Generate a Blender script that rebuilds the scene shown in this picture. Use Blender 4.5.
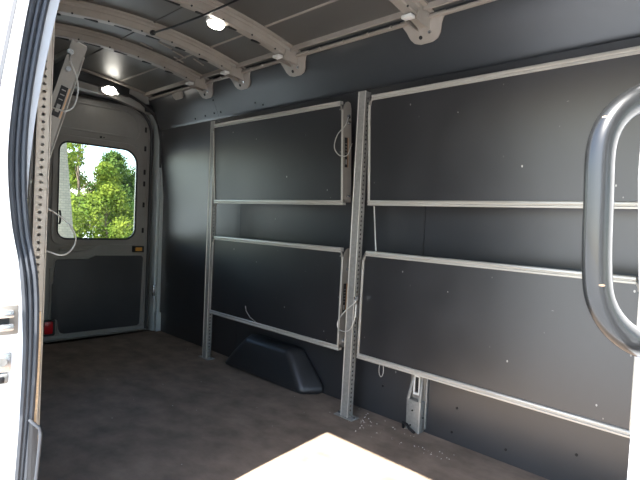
import bpy, bmesh, math, random
from mathutils import Vector, Matrix

for o in list(bpy.data.objects):
    bpy.data.objects.remove(o, do_unlink=True)
SC = bpy.context.scene
COL = SC.collection
random.seed(7)

# ------------------------------------------------------------------ camera
# world: +X towards the driver-side wall, +Y towards the rear doors, z = 0 on the cargo floor
YAW, PITCH, ROLL, FPX = math.radians(45.566), math.radians(-2.1715), math.radians(2.6204), 497.7
fw = Vector((math.sin(YAW)*math.cos(PITCH), math.cos(YAW)*math.cos(PITCH), math.sin(PITCH)))
r0 = Vector((math.cos(YAW), -math.sin(YAW), 0.0)); u0 = r0.cross(fw)
rt = r0*math.cos(ROLL) + u0*math.sin(ROLL); up = -r0*math.sin(ROLL) + u0*math.cos(ROLL)
cam = bpy.data.cameras.new('camera'); camo = bpy.data.objects.new('camera', cam); COL.objects.link(camo)
camo.matrix_world = Matrix(((rt.x, up.x, -fw.x, 0), (rt.y, up.y, -fw.y, 0), (rt.z, up.z, -fw.z, 1.01), (0, 0, 0, 1)))
cam.sensor_fit = 'HORIZONTAL'; cam.sensor_width = 36.0; cam.lens = 36.0*FPX/640.0
cam.clip_start = 0.02; cam.clip_end = 500
SC.camera = camo

# ------------------------------------------------------------------ light
SUN_DIR = Vector((1.0, 0.135, -1.24)).normalized()
w = bpy.data.worlds.new('sky'); SC.world = w; w.use_nodes = True
nt = w.node_tree; nt.nodes.clear()
sky = nt.nodes.new('ShaderNodeTexSky'); sky.sky_type = 'NISHITA'; sky.sun_disc = False
sky.sun_elevation = math.asin(-SUN_DIR.z); sky.sun_rotation = math.radians(262.3)
sky.air_density = 1.0; sky.dust_density = 0.9; sky.ozone_density = 1.0
bg = nt.nodes.new('ShaderNodeBackground'); bg.inputs['Strength'].default_value = 0.52
wo = nt.nodes.new('ShaderNodeOutputWorld')
nt.links.new(sky.outputs[0], bg.inputs[0]); nt.links.new(bg.outputs[0], wo.inputs[0])
sl = bpy.data.lights.new('sun', 'SUN'); sl.energy = 26.0; sl.angle = math.radians(0.53); sl.color = (1.0, 0.95, 0.88)
so = bpy.data.objects.new('sun', sl); COL.objects.link(so)
so.rotation_euler = SUN_DIR.to_track_quat('-Z', 'Y').to_euler()
so.location = (-6, -2, 8)
vs = SC.view_settings
vs.view_transform = 'Standard'; vs.look = 'None'; vs.gamma = 1.0; vs.use_curve_mapping = False
vs.exposure = 0.60

# ------------------------------------------------------------------ materials
def lin(c):
    return tuple(((v/255)/12.92 if v/255 <= 0.04045 else ((v/255+0.055)/1.055)**2.4) for v in c) + (1.0,)

def mat(name, rgb, rough=0.5, metal=0.0, spec=0.5, var=0.0, vscale=8.0, stretch=(1, 1, 1), rvar=0.0,
        specks=None, bump=0.0, bscale=200.0, coat=0.0):
    m = bpy.data.materials.new(name); m.use_nodes = True
    n = m.node_tree.nodes; L = m.node_tree.links
    p = n['Principled BSDF']
    p.inputs['Base Color'].default_value = lin(rgb)
    p.inputs['Roughness'].default_value = rough; p.inputs['Metallic'].default_value = metal
    p.inputs['Specular IOR Level'].default_value = spec
    p.inputs['Coat Weight'].default_value = coat
    tc = n.new('ShaderNodeTexCoord'); mp = n.new('ShaderNodeMapping'); mp.inputs['Scale'].default_value = stretch
    L.new(tc.outputs['Object'], mp.inputs['Vector'])
    col = None
    if var:
        nz = n.new('ShaderNodeTexNoise'); nz.inputs['Scale'].default_value = vscale
        nz.inputs['Detail'].default_value = 6; nz.inputs['Roughness'].default_value = 0.6
        L.new(mp.outputs[0], nz.inputs['Vector'])
        mx = n.new('ShaderNodeMix'); mx.data_type = 'RGBA'
        c = lin(rgb)
        mx.inputs[6].default_value = tuple(max(0, v*(1-var)) for v in c[:3]) + (1,)
        mx.inputs[7].default_value = tuple(min(1, v*(1+var)) for v in c[:3]) + (1,)
        mr = n.new('ShaderNodeMapRange'); mr.inputs[1].default_value = 0.3; mr.inputs[2].default_value = 0.7
        L.new(nz.outputs['Fac'], mr.inputs[0]); L.new(mr.outputs[0], mx.inputs[0])
        col = mx.outputs[2]
        if rvar:
            mr2 = n.new('ShaderNodeMapRange'); mr2.inputs[3].default_value = max(0.02, rough-rvar); mr2.inputs[4].default_value = rough+rvar
            L.new(nz.outputs['Fac'], mr2.inputs[0]); L.new(mr2.outputs[0], p.inputs['Roughness'])
    for li, lay in enumerate([] if not specks else (specks if isinstance(specks, list) else [specks])):
        sc, size, keep, scol, st = lay
        mp2 = n.new('ShaderNodeMapping'); mp2.inputs['Scale'].default_value = st; mp2.inputs['Rotation'].default_value = (0.35+li*0.9, 0.2, 0.3)
        L.new(tc.outputs['Object'], mp2.inputs['Vector'])
        vo = n.new('ShaderNodeTexVoronoi'); vo.inputs['Scale'].default_value = sc
        L.new(mp2.outputs[0], vo.inputs['Vector'])
        lt = n.new('ShaderNodeMath'); lt.operation = 'LESS_THAN'; lt.inputs[1].default_value = size
        L.new(vo.outputs['Distance'], lt.inputs[0])
        sp = n.new('ShaderNodeSeparateColor'); L.new(vo.outputs['Color'], sp.inputs[0])
        gt = n.new('ShaderNodeMath'); gt.operation = 'GREATER_THAN'; gt.inputs[1].default_value = keep
        L.new(sp.outputs[0], gt.inputs[0])
        mu = n.new('ShaderNodeMath'); mu.operation = 'MULTIPLY'
        L.new(lt.outputs[0], mu.inputs[0]); L.new(gt.outputs[0], mu.inputs[1])
        mu2 = n.new('ShaderNodeMath'); mu2.operation = 'MULTIPLY'
        L.new(mu.outputs[0], mu2.inputs[0]); L.new(sp.outputs[1], mu2.inputs[1])
        m2 = n.new('ShaderNodeMix'); m2.data_type = 'RGBA'
        L.new(mu2.outputs[0], m2.inputs[0])
        if col: L.new(col, m2.inputs[6])
        else: m2.inputs[6].default_value = lin(rgb)
        m2.inputs[7].default_value = lin(scol)
        col = m2.outputs[2]
    if col: L.new(col, p.inputs['Base Color'])
    if bump:
        nb = n.new('ShaderNodeTexNoise'); nb.inputs['Scale'].default_value = bscale; nb.inputs['Detail'].default_value = 3
        L.new(tc.outputs['Object'], nb.inputs['Vector'])
        bp_ = n.new('ShaderNodeBump'); bp_.inputs['Strength'].default_value = bump; bp_.inputs['Distance'].default_value = 0.002
        L.new(nb.outputs['Fac'], bp_.inputs['Height']); L.new(bp_.outputs[0], p.inputs['Normal'])
    return m

def emat(name, rgb, strength):
    m = bpy.data.materials.new(name); m.use_nodes = True
    p = m.node_tree.nodes['Principled BSDF']
    p.inputs['Base Color'].default_value = (0.8, 0.8, 0.8, 1)
    p.inputs['Emission Color'].default_value = lin(rgb); p.inputs['Emission Strength'].default_value = strength
    return m

M = {}
M['wall'] = mat('charcoal_liner', (44, 45, 48), 0.34, spec=0.9, var=0.12, vscale=3, rvar=0.05, specks=(7, 0.05, 0.75, (130, 130, 130), (1, 1.6, 1)))
M['wall_up'] = mat('charcoal_upper_liner', (50, 51, 53), 0.36, spec=0.9, var=0.10, vscale=3, specks=(6, 0.04, 0.8, (120, 120, 120), (1, 1.5, 1)))
M['board'] = mat('black_board', (34, 34, 36), 0.36, spec=0.9, var=0.15, vscale=5, rvar=0.06, specks=[(14, 0.060, 0.55, (175, 172, 166), (1, 1.3, 0.9)), (9, 0.045, 0.70, (150, 148, 144), (1, 0.25, 1.5)), (10, 0.05, 0.72, (165, 162, 158), (1, 1.6, 0.3))])
M['floor'] = mat('worn_plywood_floor', (128, 113, 100), 0.68, spec=0.3, var=0.34, vscale=6.5, stretch=(1.2, 0.8, 1), bump=0.25, bscale=120,
                 specks=(9, 0.035, 0.86, (170, 165, 155), (1, 1, 1)))
M['alu'] = mat('aluminium', (180, 176, 168), 0.34, metal=0.35, var=0.10, vscale=14, stretch=(1, .15, 1), rvar=0.08)
M['galv'] = mat('galvanised_steel', (142, 141, 137), 0.38, metal=0.35, var=0.16, vscale=60, rvar=0.08)
M['post_beige'] = mat('beige_grey_post_paint', (196, 188, 176), 0.45, var=0.06, vscale=12)
M['panel_grey'] = mat('bare_grey_sheet', (132, 127, 120), 0.42, metal=0.2, var=0.08, vscale=20)
M['primer'] = mat('grey_primer', (138, 135, 130), 0.38, spec=0.5, var=0.07, vscale=6, rvar=0.05)
M['primer_pillar'] = mat('silver_pillar_paint', (186, 192, 192), 0.33, metal=0.15, var=0.06, vscale=7)
M['roof'] = mat('grey_roof_sheet', (92, 90, 86), 0.42, metal=0.15, var=0.12, vscale=2.2, stretch=(1, .6, 1), rvar=0.06)
M['roof_lid'] = mat('brown_roof_patch', (140, 112, 84), 0.4, var=0.12, vscale=3)
M['rib'] = mat('beige_grey_rib', (146, 138, 129), 0.45, var=0.10, vscale=9)
M['dark'] = mat('black_void', (14, 14, 15), 0.7)
M['rubber'] = mat('rubber_seal', (52, 55, 60), 0.5, var=0.15, vscale=20)
M['black_rubber'] = mat('black_rubber', (22, 22, 24), 0.5)
M['white'] = mat('white_body_paint', (226, 228, 230), 0.28, var=0.02, vscale=4, coat=0.3)
M['jamb_grey'] = mat('pale_grey_jamb', (176, 180, 186), 0.4, var=0.05, vscale=5)
M['door_card'] = mat('dark_door_card', (58, 58, 60), 0.55, var=0.10, vscale=6, bump=0.15)
M['arch'] = mat('wheel_arch_plastic', (36, 37, 39), 0.40, var=0.10, vscale=6, rvar=0.04, specks=(10, 0.03, 0.85, (140, 140, 140), (1, 1, 1)))
M['handle'] = mat('grey_handle_plastic', (26, 27, 28), 0.26, var=0.14, vscale=18, stretch=(1, 1, .3), specks=(34, 0.10, 0.80, (205, 170, 140), (1, 1, 2.5)), coat=0.2)
M['chrome'] = mat('bright_steel', (205, 207, 210), 0.25, metal=0.85, var=0.06, vscale=30)
M['red'] = mat('red_reflector', (196, 26, 36), 0.25, var=0.15, vscale=90)
M['amber'] = mat('amber_lens', (206, 142, 50), 0.3, var=0.2, vscale=160)
M['cable'] = mat('steel_cable', (186, 184, 178), 0.35, metal=0.5, var=0.1, vscale=300)
M['orange'] = mat('orange_sticker', (172, 134, 98), 0.5, var=0.05)
M['ply'] = mat('plywood_edge', (198, 168, 134), 0.7, var=0.18, vscale=40, stretch=(1, 1, 6))
M['led'] = emat('lit_lens', (255, 250, 238), 22.0)
M['lamp_body'] = mat('lamp_housing', (200, 200, 198), 0.35, var=0.03)
M['asphalt'] = mat('pale_yard', (146, 150, 154), 0.85, spec=0.2, var=0.12, vscale=1.2)
M['bark'] = mat('bark', (84, 70, 56), 0.9, var=0.25, vscale=12, stretch=(1, 1, .2))
M['tick'] = mat('white_print', (215, 213, 208), 0.5)
M['faint'] = mat('grey_print', (128, 126, 122), 0.5)
M['debris'] = mat('pale_chips', (206, 200, 190), 0.7, var=0.2, vscale=50)

def leafmat(name, rgb):
    m = bpy.data.materials.new(name); m.use_nodes = True
    n = m.node_tree.nodes; L = m.node_tree.links; n.clear()
    out = n.new('ShaderNodeOutputMaterial'); d = n.new('ShaderNodeBsdfDiffuse'); t = n.new('ShaderNodeBsdfTranslucent')
    mx = n.new('ShaderNodeMixShader'); mx.inputs[0].default_value = 0.4
    tc = n.new('ShaderNodeTexCoord'); nz = n.new('ShaderNodeTexNoise'); nz.inputs['Scale'].default_value = 1.3; nz.inputs['Detail'].default_value = 4
    L.new(tc.outputs['Object'], nz.inputs['Vector'])
    cr = n.new('ShaderNodeValToRGB'); c = lin(rgb)
    cr.color_ramp.elements[0].position = 0.35; cr.color_ramp.elements[1].position = 0.68
    cr.color_ramp.elements[0].color = (c[0]*.62, c[1]*.72, c[2]*.7, 1)
    cr.color_ramp.elements[1].color = (min(1, c[0]*1.55), min(1, c[1]*1.3), c[2]*1.1, 1)
    L.new(nz.outputs['Fac'], cr.inputs[0]); L.new(cr.outputs[0], d.inputs[0]); L.new(cr.outputs[0], t.inputs[0])
    L.new(d.outputs[0], mx.inputs[1]); L.new(t.outputs[0], mx.inputs[2]); L.new(mx.outputs[0], out.inputs[0])
    return m
M['leaf_a'] = leafmat('leaf_yellow_green', (92, 108, 46))
M['leaf_b'] = leafmat('leaf_mid_green', (72, 94, 50))
M['leaf_c'] = leafmat('leaf_deep_green', (60, 82, 42))

def glassmat():
    m = bpy.data.materials.new('window_glass'); m.use_nodes = True
    n = m.node_tree.nodes; L = m.node_tree.links; n.clear()
    out = n.new('ShaderNodeOutputMaterial'); t = n.new('ShaderNodeBsdfTransparent'); t.inputs[0].default_value = (.90, .94, .93, 1)
    g = n.new('ShaderNodeBsdfGlossy'); g.inputs['Roughness'].default_value = 0.02
    f = n.new('ShaderNodeFresnel'); f.inputs[0].default_value = 1.45
    mx = n.new('ShaderNodeMixShader'); L.new(f.outputs[0], mx.inputs[0]); L.new(t.outputs[0], mx.inputs[1]); L.new(g.outputs[0], mx.inputs[2])
    L.new(mx.outputs[0], out.inputs[0]); return m
M['glass'] = glassmat()

def blockmat():
    m = bpy.data.materials.new('pale_block_masonry'); m.use_nodes = True
    n = m.node_tree.nodes; L = m.node_tree.links; p = n['Principled BSDF']
    tc = n.new('ShaderNodeTexCoord'); mp = n.new('ShaderNodeMapping'); mp.inputs['Rotation'].default_value = (math.pi/2, 0, 0)
    b = n.new('ShaderNodeTexBrick'); b.inputs['Scale'].default_value = 4.0
    b.inputs['Color1'].default_value = lin((132, 124, 104)); b.inputs['Color2'].default_value = lin((122, 114, 96)); b.inputs['Mortar'].default_value = lin((108, 102, 88))
    b.inputs['Mortar Size'].default_value = 0.03
    L.new(tc.outputs['Object'], mp.inputs[0]); L.new(mp.outputs[0], b.inputs['Vector']); L.new(b.outputs[0], p.inputs['Base Color'])
    p.inputs['Roughness'].default_value = 0.9
    return m
M['block'] = blockmat()

# ------------------------------------------------------------------ mesh helpers
class MB:
    def __init__(s): s.v = []; s.f = []
    def add(s, vs_, fs_):
        b = len(s.v); s.v += [tuple(q) for q in vs_]; s.f += [tuple(b+i for i in f) for f in fs_]; return s
    def box(s, x0, x1, y0, y1, z0, z1):
        return s.add([(x0,y0,z0),(x1,y0,z0),(x1,y1,z0),(x0,y1,z0),(x0,y0,z1),(x1,y0,z1),(x1,y1,z1),(x0,y1,z1)],
                     [(0,3,2,1),(4,5,6,7),(0,1,5,4),(1,2,6,5),(2,3,7,6),(3,0,4,7)])
    def hexa(s, a, b):      # two matching quads
        return s.add(list(a)+list(b), [(0,3,2,1),(4,5,6,7),(0,1,5,4),(1,2,6,5),(2,3,7,6),(3,0,4,7)])
    def loft(s, rings, closed=True, caps=True):
        n = len(rings[0]); vs_ = [q for r in rings for q in r]; fs = []
        for i in range(len(rings)-1):
            for j in range(n if closed else n-1):
                k = (j+1) % n
                fs.append((i*n+j, i*n+k, (i+1)*n+k, (i+1)*n+j))
        if caps and closed:
            fs.append(tuple(range(n-1, -1, -1))); fs.append(tuple((len(rings)-1)*n+j for j in range(n)))
        return s.add(vs_, fs)
    def tube(s, pts, r, n=8, closed=False):
        pts = [Vector(p) for p in pts]; rings = []
        prev = None
        for i, p in enumerate(pts):
            a = pts[i-1] if (i > 0 or closed) else p; b = pts[(i+1) % len(pts)] if (i < len(pts)-1 or closed) else p
            t = (b-a).normalized()
            if prev is None:
                ref = Vector((0,0,1)) if abs(t.z) < 0.9 else Vector((1,0,0))
                nx = t.cross(ref).normalized()
            else:
                nx = (prev - t*prev.dot(t)).normalized()
            prev = nx; ny = t.cross(nx)
            rr = r[i] if isinstance(r, (list, tuple)) else r
            rings.append([p + (nx*math.cos(2*math.pi*k/n) + ny*math.sin(2*math.pi*k/n))*rr for k in range(n)])
        if closed: rings.append(rings[0])
        return s.loft(rings, True, not closed)
    def disc(s, c, nrm, r, h, n=10):
        c = Vector(c); nrm = Vector(nrm).normalized()
        return s.tube([c, c+nrm*h], r, n)
    def prism(s, poly, axis, a, b):     # 2-D polygon extruded along an axis
        def P(q, t):
            return {'X': (t, q[0], q[1]), 'Y': (q[0], t, q[1]), 'Z': (q[0], q[1], t)}[axis]
        return s.loft([[P(q, a) for q in poly], [P(q, b) for q in poly]])

def setp(o, label=None, cat=None, group=None, kind=None):
    if label: o['label'] = label
    if cat: o['category'] = cat
    if group: o['group'] = group
    if kind: o['kind'] = kind
    return o

def obj(name, mb, m, parent=None, bevel=0.0, seg=2, smooth=False, angle=35):
    me = bpy.data.meshes.new(name); me.from_pydata(mb.v, [], mb.f)
    bm = bmesh.new(); bm.from_mesh(me)
    bmesh.ops.remove_doubles(bm, verts=bm.verts, dist=1e-6)
    bmesh.ops.recalc_face_normals(bm, faces=bm.faces)
    if bevel:
        es = [e for e in bm.edges if len(e.link_faces) == 2 and e.calc_face_angle(0) > 0.45]
        bmesh.ops.bevel(bm, geom=es, offset=bevel, segments=seg, profile=0.5, affect='EDGES', clamp_overlap=True)
    if smooth or bevel:
        for f in bm.faces: f.smooth = True
        for e in bm.edges:
            e.smooth = not (len(e.link_faces) == 2 and e.calc_face_angle(0) > math.radians(angle))
    bm.to_mesh(me); bm.free()
    me.materials.append(M[m])
    o = bpy.data.objects.new(name, me); COL.objects.link(o)
    if parent: o.parent = parent
    return o

def empty(name, loc=(0,0,0), rot=(0,0,0)):
    o = bpy.data.objects.new(name, None); COL.objects.link(o); o.location = loc; o.rotation_euler = rot
    o.empty_display_size = 0.1
    return o

def rrect(x0, x1, z0, z1, r, n=6):
    """rounded rectangle, r = (bl, br, tr, tl) or number; counter-clockwise from bottom-left"""
    if not isinstance(r, (tuple, list)): r = (r,)*4
    out = []
    for (cx, cz, a0, rr) in ((x0+r[0], z0+r[0], 180, r[0]), (x1-r[1], z0+r[1], 270, r[1]), (x1-r[2], z1-r[2], 0, r[2]), (x0+r[3], z1-r[3], 90, r[3])):
        for k in range(n+1):
            a = math.radians(a0+90*k/n); out.append((cx+rr*math.cos(a), cz+rr*math.sin(a)))
    return out

def lerp(tab, z):
    tab = sorted(tab)
    if z <= tab[0][0]: return tab[0][1:]
    for a, b in zip(tab, tab[1:]):
        if z <= b[0]:
            t = (z-a[0])/(b[0]-a[0]); t2 = t
            return tuple(p+(q-p)*t2 for p, q in zip(a[1:], b[1:]))
    return tab[-1][1:]

CX = 1.22                       # centre line of the van
def mx_(x): return 2*CX - x     # mirror in the centre line
def roofz(x): return 2.057 - 0.092*(abs(x-CX)/0.70)**1.9

# ------------------------------------------------------------------ ground
g = obj('ground', MB().box(-40, 90, -40, 120, -0.80, -0.72), 'asphalt'); setp(g, 'pale yard surface outside the van', kind='structure')

# ------------------------------------------------------------------ floor
fl = obj('floor', MB().box(0.30, 2.20, -1.74, 4.06, -0.035, 0.0), 'floor'); setp(fl, 'worn dark brown plywood cargo floor', kind='structure')
obj('sub_floor', MB().box(0.26, 2.20, -1.74, 4.20, -0.16, -0.036), 'white', fl)
obj('rear_sill', MB().box(0.36, 2.08, 4.062, 4.16, -0.03, 0.0035), 'primer', fl, bevel=0.003)

# ------------------------------------------------------------------ driver-side wall (right in the photograph)
wr = obj('wall_right', MB().box(2.17, 2.22, -0.12, 4.12, -0.03, 2.0), 'wall'); setp(wr, 'dark charcoal lined driver-side wall', kind='structure')
for a, b in ((-0.06, 1.343), (1.346, 2.846), (2.849, 3.955)):
    lp = [(2.105,0.001),(2.098,1.15),(2.042,1.715),(2.165,1.715),(2.165,0.001)]
    obj('lower_panel', MB().loft([[(x, a, z) for x, z in lp], [(x, b, z) for x, z in lp]]), 'wall', wr, smooth=True, angle=20)
for a, b in ((-0.06, 3.06), (3.0615, 3.955)):
    # upper panel leans inwards to the roof; its lower edge laps over the lower panel as a rounded lip
    prof = [(2.165,1.98),(1.925,1.98),(1.925,1.945),(1.985,1.82),(2.028,1.730),(2.033,1.716),(2.038,1.711),(2.043,1.711),(2.043,1.7165),(2.165,1.7165)]
    mb = MB().loft([[(x, a, z) for x, z in prof], [(x, b, z) for x, z in prof]])
    obj('upper_panel', mb, 'wall_up', wr, smooth=True, angle=40)
def onwall_up(z): return lerp([(1.730,2.028),(1.82,1.985),(1.945,1.925)], z)[0]
for (y, z) in ((3.06,1.83),(3.10,1.75),(3.22,1.745),(3.36,1.74),(2.62,1.76),(3.02,1.748),(2.55,1.74)):
    obj('rivet', MB().disc((onwall_up(z)-0.001, y, z), (-1,0,-0.4), 0.006, 0.004, 8), 'dark', wr)
for (y, z) in ((0.62,0.30),(0.75,0.31),(1.12,0.17),(1.14,0.05),(0.88,0.06),(1.55,0.16),(0.60,0.14),(0.52,0.33)):
    obj('screw', MB().disc((2.105-z*0.006, y, z), (-1,0,0), 0.006, 0.003, 8), 'dark', wr)
# pale roof-edge rail with clip studs
rail = MB().prism([(1.905,1.932),(1.924,1.929),(1.932,1.940),(1.905,1.944)], 'Y', -0.06, 3.90)
rr_ = obj('roof_edge_rail', rail, 'rib', wr, bevel=0.002)
obj('rail_flange', MB().prism([(1.866,1.954),(1.873,1.951),(1.873,1.975),(1.866,1.978)], 'Y', -0.06, 3.90), 'rib', wr)
for y in (0.42,0.62,0.80,1.00,1.46,1.60,1.76,1.93,2.02,2.42,2.52,2.86,3.24):
    obj('clip_stud', MB().disc((1.902, y, 1.938), (-0.6,0,-0.5), 0.007, 0.010, 8), 'rib', rr_)

# ------------------------------------------------------------------ ceiling
xs = [0.46 + i*(1.98-0.46)/24 for i in range(25)]
cm = MB()
cm.loft([[(x, -1.74, roofz(x)) for x in xs] + [(x, -1.74, roofz(x)+0.05) for x in reversed(xs)],
         [(x, 4.16, roofz(x)) for x in xs] + [(x, 4.16, roofz(x)+0.05) for x in reversed(xs)]])
ce = obj('ceiling', cm, 'roof', smooth=True, angle=30); setp(ce, 'bare grey sheet-metal van roof', kind='structure')
outer = MB()
oxs = [0.30 + i*(2.24-0.30)/16 for i in range(17)]
oz = lambda x: 2.13 - 0.12*(abs(x-CX)/0.95)**3
outer.loft([[(x, -1.74, oz(x)) for x in oxs] + [(x, -1.74, oz(x)+0.02) for x in reversed(oxs)],
            [(x, 4.26, oz(x)) for x in oxs] + [(x, 4.26, oz(x)+0.02) for x in reversed(oxs)]])
obj('outer_roof_skin', outer, 'white', ce, smooth=True)
# long pressed seams of the roof sheet
for x in (1.66, 1.30, 0.90, 0.66):
    sm_ = MB()
    sm_.prism([(x-0.006, roofz(x)+0.002), (x-0.004, roofz(x)-0.005), (x+0.004, roofz(x)-0.006), (x+0.006, roofz(x)+0.002)], 'Y', -0.10, 3.88)
    obj('roof_seam', sm_, 'rib' if x > 1.5 else 'roof', ce)
def roof_bow(yc):
    """pressed hat-section bow across the roof with end gussets, slots and pads"""
    sec = [(-0.062,0.0),(-0.062,-0.010),(-0.040,-0.011),(-0.036,-0.024),(-0.031,-0.026),(-0.026,-0.053),(-0.020,-0.058),(0.022,-0.058),(0.028,-0.053),(0.036,-0.008),(0.058,-0.007),(0.058,0.0)]
    bx = [mx_(1.94) + i*(2*(1.94-CX))/28 for i in range(29)]
    rings = []
    for x in bx:
        z = roofz(min(max(x, 0.50), 1.94))
        rings.append([(x, yc+a, z+b) for a, b in sec])
    rb = obj('roof_bow', MB().loft(rings), 'rib', ce, smooth=True, angle=30)
    # raised bead along the front flange
    obj('bead', MB().tube([(x, yc-0.054, roofz(x)-0.010) for x in bx[3:-3]], 0.005, 6), 'rib', rb, smooth=True)
    for sx in (-1, 1):
        f = (lambda x: x) if sx > 0 else mx_
        # U-shaped gusset on the wall
        U = []
        for (dy, z) in ((-0.120,1.955),(-0.112,1.935),(-0.092,1.905),(-0.080,1.875),(-0.062,1.856),(-0.030,1.846),(0.030,1.846),(0.062,1.856),(0.080,1.875),(0.092,1.905),(0.112,1.935),(0.120,1.955)):
            U.append((dy, z))
        gx = lambda z: lerp([(1.82,1.985),(1.945,1.925)], z)[0]-0.004
        A = [(f(gx(z)), yc+dy, z) for dy, z in U]; B = [(f(gx(z)-0.008), yc+dy, z-0.003) for dy, z in U]
        gs = obj('end_gusset', MB().loft([A, B]), 'rib', rb, bevel=0.003)
        # channel end folded down over the gusset
        ch = MB()
        for s2 in (-1, 1):
            ch.hexa([(f(1.83),yc+s2*0.044,1.952),(f(1.83),yc+s2*0.039,1.952),(f(1.83),yc+s2*0.026,1.905),(f(1.83),yc+s2*0.031,1.905)],
                    [(f(1.925),yc+s2*0.044,1.940),(f(1.925),yc+s2*0.039,1.940),(f(1.938),yc+s2*0.026,1.892),(f(1.938),yc+s2*0.031,1.892)])
        obj('channel_end', ch, 'rib', rb)
        obj('foam_pad', MB().box(*sorted((f(1.792), f(1.828))), yc-0.026, yc+0.026, roofz(1.81)-0.084, roofz(1.81)-0.068), 'tick', rb, bevel=0.004)
        obj('gusset_hole', MB().disc((f(gx(1.872)-0.006), yc+0.022, 1.872), (-sx,0,-0.5*1), 0.009, 0.006, 8), 'dark', gs)
        obj('gusset_bolt', MB().disc((f(gx(1.885)-0.006), yc-0.03, 1.885), (-sx,0,-0.5), 0.007, 0.012, 8), 'chrome', gs)
    # dark slots and small holes on the underside and front side
    for i, x in enumerate((0.62,0.80,0.98,1.16,1.34,1.52,1.68)):
        z = roofz(x)-0.0585
        obj('slot', MB().prism([(x-0.045,yc+0.004),(x+0.045,yc+0.004),(x+0.05,yc+0.012),(x+0.045,yc+0.020),(x-0.045,yc+0.020),(x-0.05,yc+0.012)], 'Z', z-0.0015, z+0.004), 'dark', rb)
        x2 = x+0.09
        obj('bow_hole', MB().disc((x2, yc-0.022, roofz(x2)-0.055), (0,-1,-0.7), 0.005, 0.004, 8), 'dark', rb)
    return rb
for yc in (0.45, 1.30, 2.17, 2.68, 3.10):
    roof_bow(yc)
# rearmost wall pad (a bare gusset behind the last bow)
pad = [(-0.075,1.945),(-0.070,1.905),(-0.05,1.888),(0.05,1.888),(0.070,1.905),(0.075,1.945)]
gx = lambda z: lerp([(1.82,1.985),(1.945,1.925)], z)[0]-0.004
obj('wall_pad', MB().loft([[(gx(z), 3.47+d, z) for d, z in pad], [(gx(z)-0.008, 3.47+d, z-0.003) for d, z in pad]]), 'rib', ce, bevel=0.003)
# small pressed ribs behind the second bow
for (x, y, l) in ((1.50,2.86,0.10),(1.62,2.90,0.10),(1.66,2.98,0.08),(1.44,2.98,0.09),(1.74,2.87,0.09)):
    obj('pressed_bead', MB().tube([(x-l/2, y, roofz(x-l/2)-0.001), (x+l/2, y+0.02, roofz(x+l/2)-0.001)], 0.006, 6), 'rib', ce, smooth=True)

# ------------------------------------------------------------------ rear frame, header and doors
back = empty('wall_back', (0,0,0)); setp(back, 'grey painted rear door frame of the van', kind='structure')
def ring_plate(inner, outer_, y0, y1):
    mb = MB(); n = len(inner)
    vs_ = [(x,y0,z) for x,z in inner] + [(x,y0,z) for x,z in outer_] + [(x,y1,z) for x,z in inner] + [(x,y1,z) for x,z in outer_]
    fs = []
    for i in range(n):
        j = (i+1) % n
        fs += [(i,j,n+j,n+i), (2*n+i,3*n+i,3*n+j,2*n+j), (i,2*n+i,2*n+j,j), (n+i,n+j,3*n+j,3*n+i)]
    return mb.add(vs_, fs)
inn = rrect(0.385, 2.055, 0.0, 1.915, (0.01,0.01,0.23,0.23), 8)
def scale_to(pts, x0, x1, z0, z1):
    out = []
    for (x, z) in pts:
        out.append((min(max(x0 + (x-0.385)/(2.055-0.385)*(x1-x0), x0), x1), z0 + (z-0.0)/(1.915)*(z1-z0)))
    return out
mid_ = rrect(0.352, 2.088, -0.02, 1.955, (0.01,0.01,0.25,0.25), 8)
out_ = rrect(0.29, 2.150, -0.03, 2.10, (0.01,0.01,0.20,0.20), 8)
obj('frame_ring', ring_plate(inn, mid_, 3.985, 4.075), 'primer_pillar', back, bevel=0.004)
obj('frame_outer', ring_plate(mid_, out_, 4.02, 4.09), 'primer', back)
obj('frame_return', ring_plate(rrect(0.325, 2.115, -0.02, 1.985, (0.01,0.01,0.24,0.24), 8), rrect(0.31, 2.130, -0.028, 2.0, (0.01,0.01,0.24,0.24), 8), 3.945, 4.025), 'primer_pillar', back, bevel=0.003)
# rear roof header
hx = [0.46 + i*(1.98-0.46)/20 for i in range(21)]
obj('header_bow', MB().loft([[(x,3.86,roofz(x)-0.004),(x,3.865,roofz(x)-0.014),(x,3.895,roofz(x)-0.016),(x,3.90,roofz(x)-0.002)] for x in hx]), 'rib', back, smooth=True, angle=40)
obj('header_panel', MB().loft([[(x,3.925,roofz(x)-0.005),(x,3.985,roofz(x)-0.115),(x,4.025,roofz(x)-0.115),(x,4.025,roofz(x)-0.005)] for x in hx]), 'primer', back, smooth=True, angle=40)
obj('header_foam', MB().loft([[(x,3.898,roofz(x)-0.014),(x,3.912,roofz(x)-0.078),(x,3.955,roofz(x)-0.076),(x,3.93,roofz(x)-0.014)] for x in hx[6:18]]), 'black_rubber', back, bevel=0.004)
# black wiring harness above the corner
hp = [(1.62,3.93,1.965),(1.70,3.93,1.955),(1.78,3.925,1.935),(1.85,3.92,1.905),(1.92,3.925,1.87),(1.985,3.93,1.83),(2.03,3.94,1.76),(2.055,3.95,1.62),(2.06,3.955,1.40)]
obj('wiring_harness', MB().tube(hp, [0.012,0.011,0.013,0.011,0.016,0.022,0.018,0.010,0.008], 8), 'black_rubber', back, smooth=True)
obj('harness_clip', MB().box(1.90,1.97,3.92,3.95,1.84,1.90), 'black_rubber', back, bevel=0.008)
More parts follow.
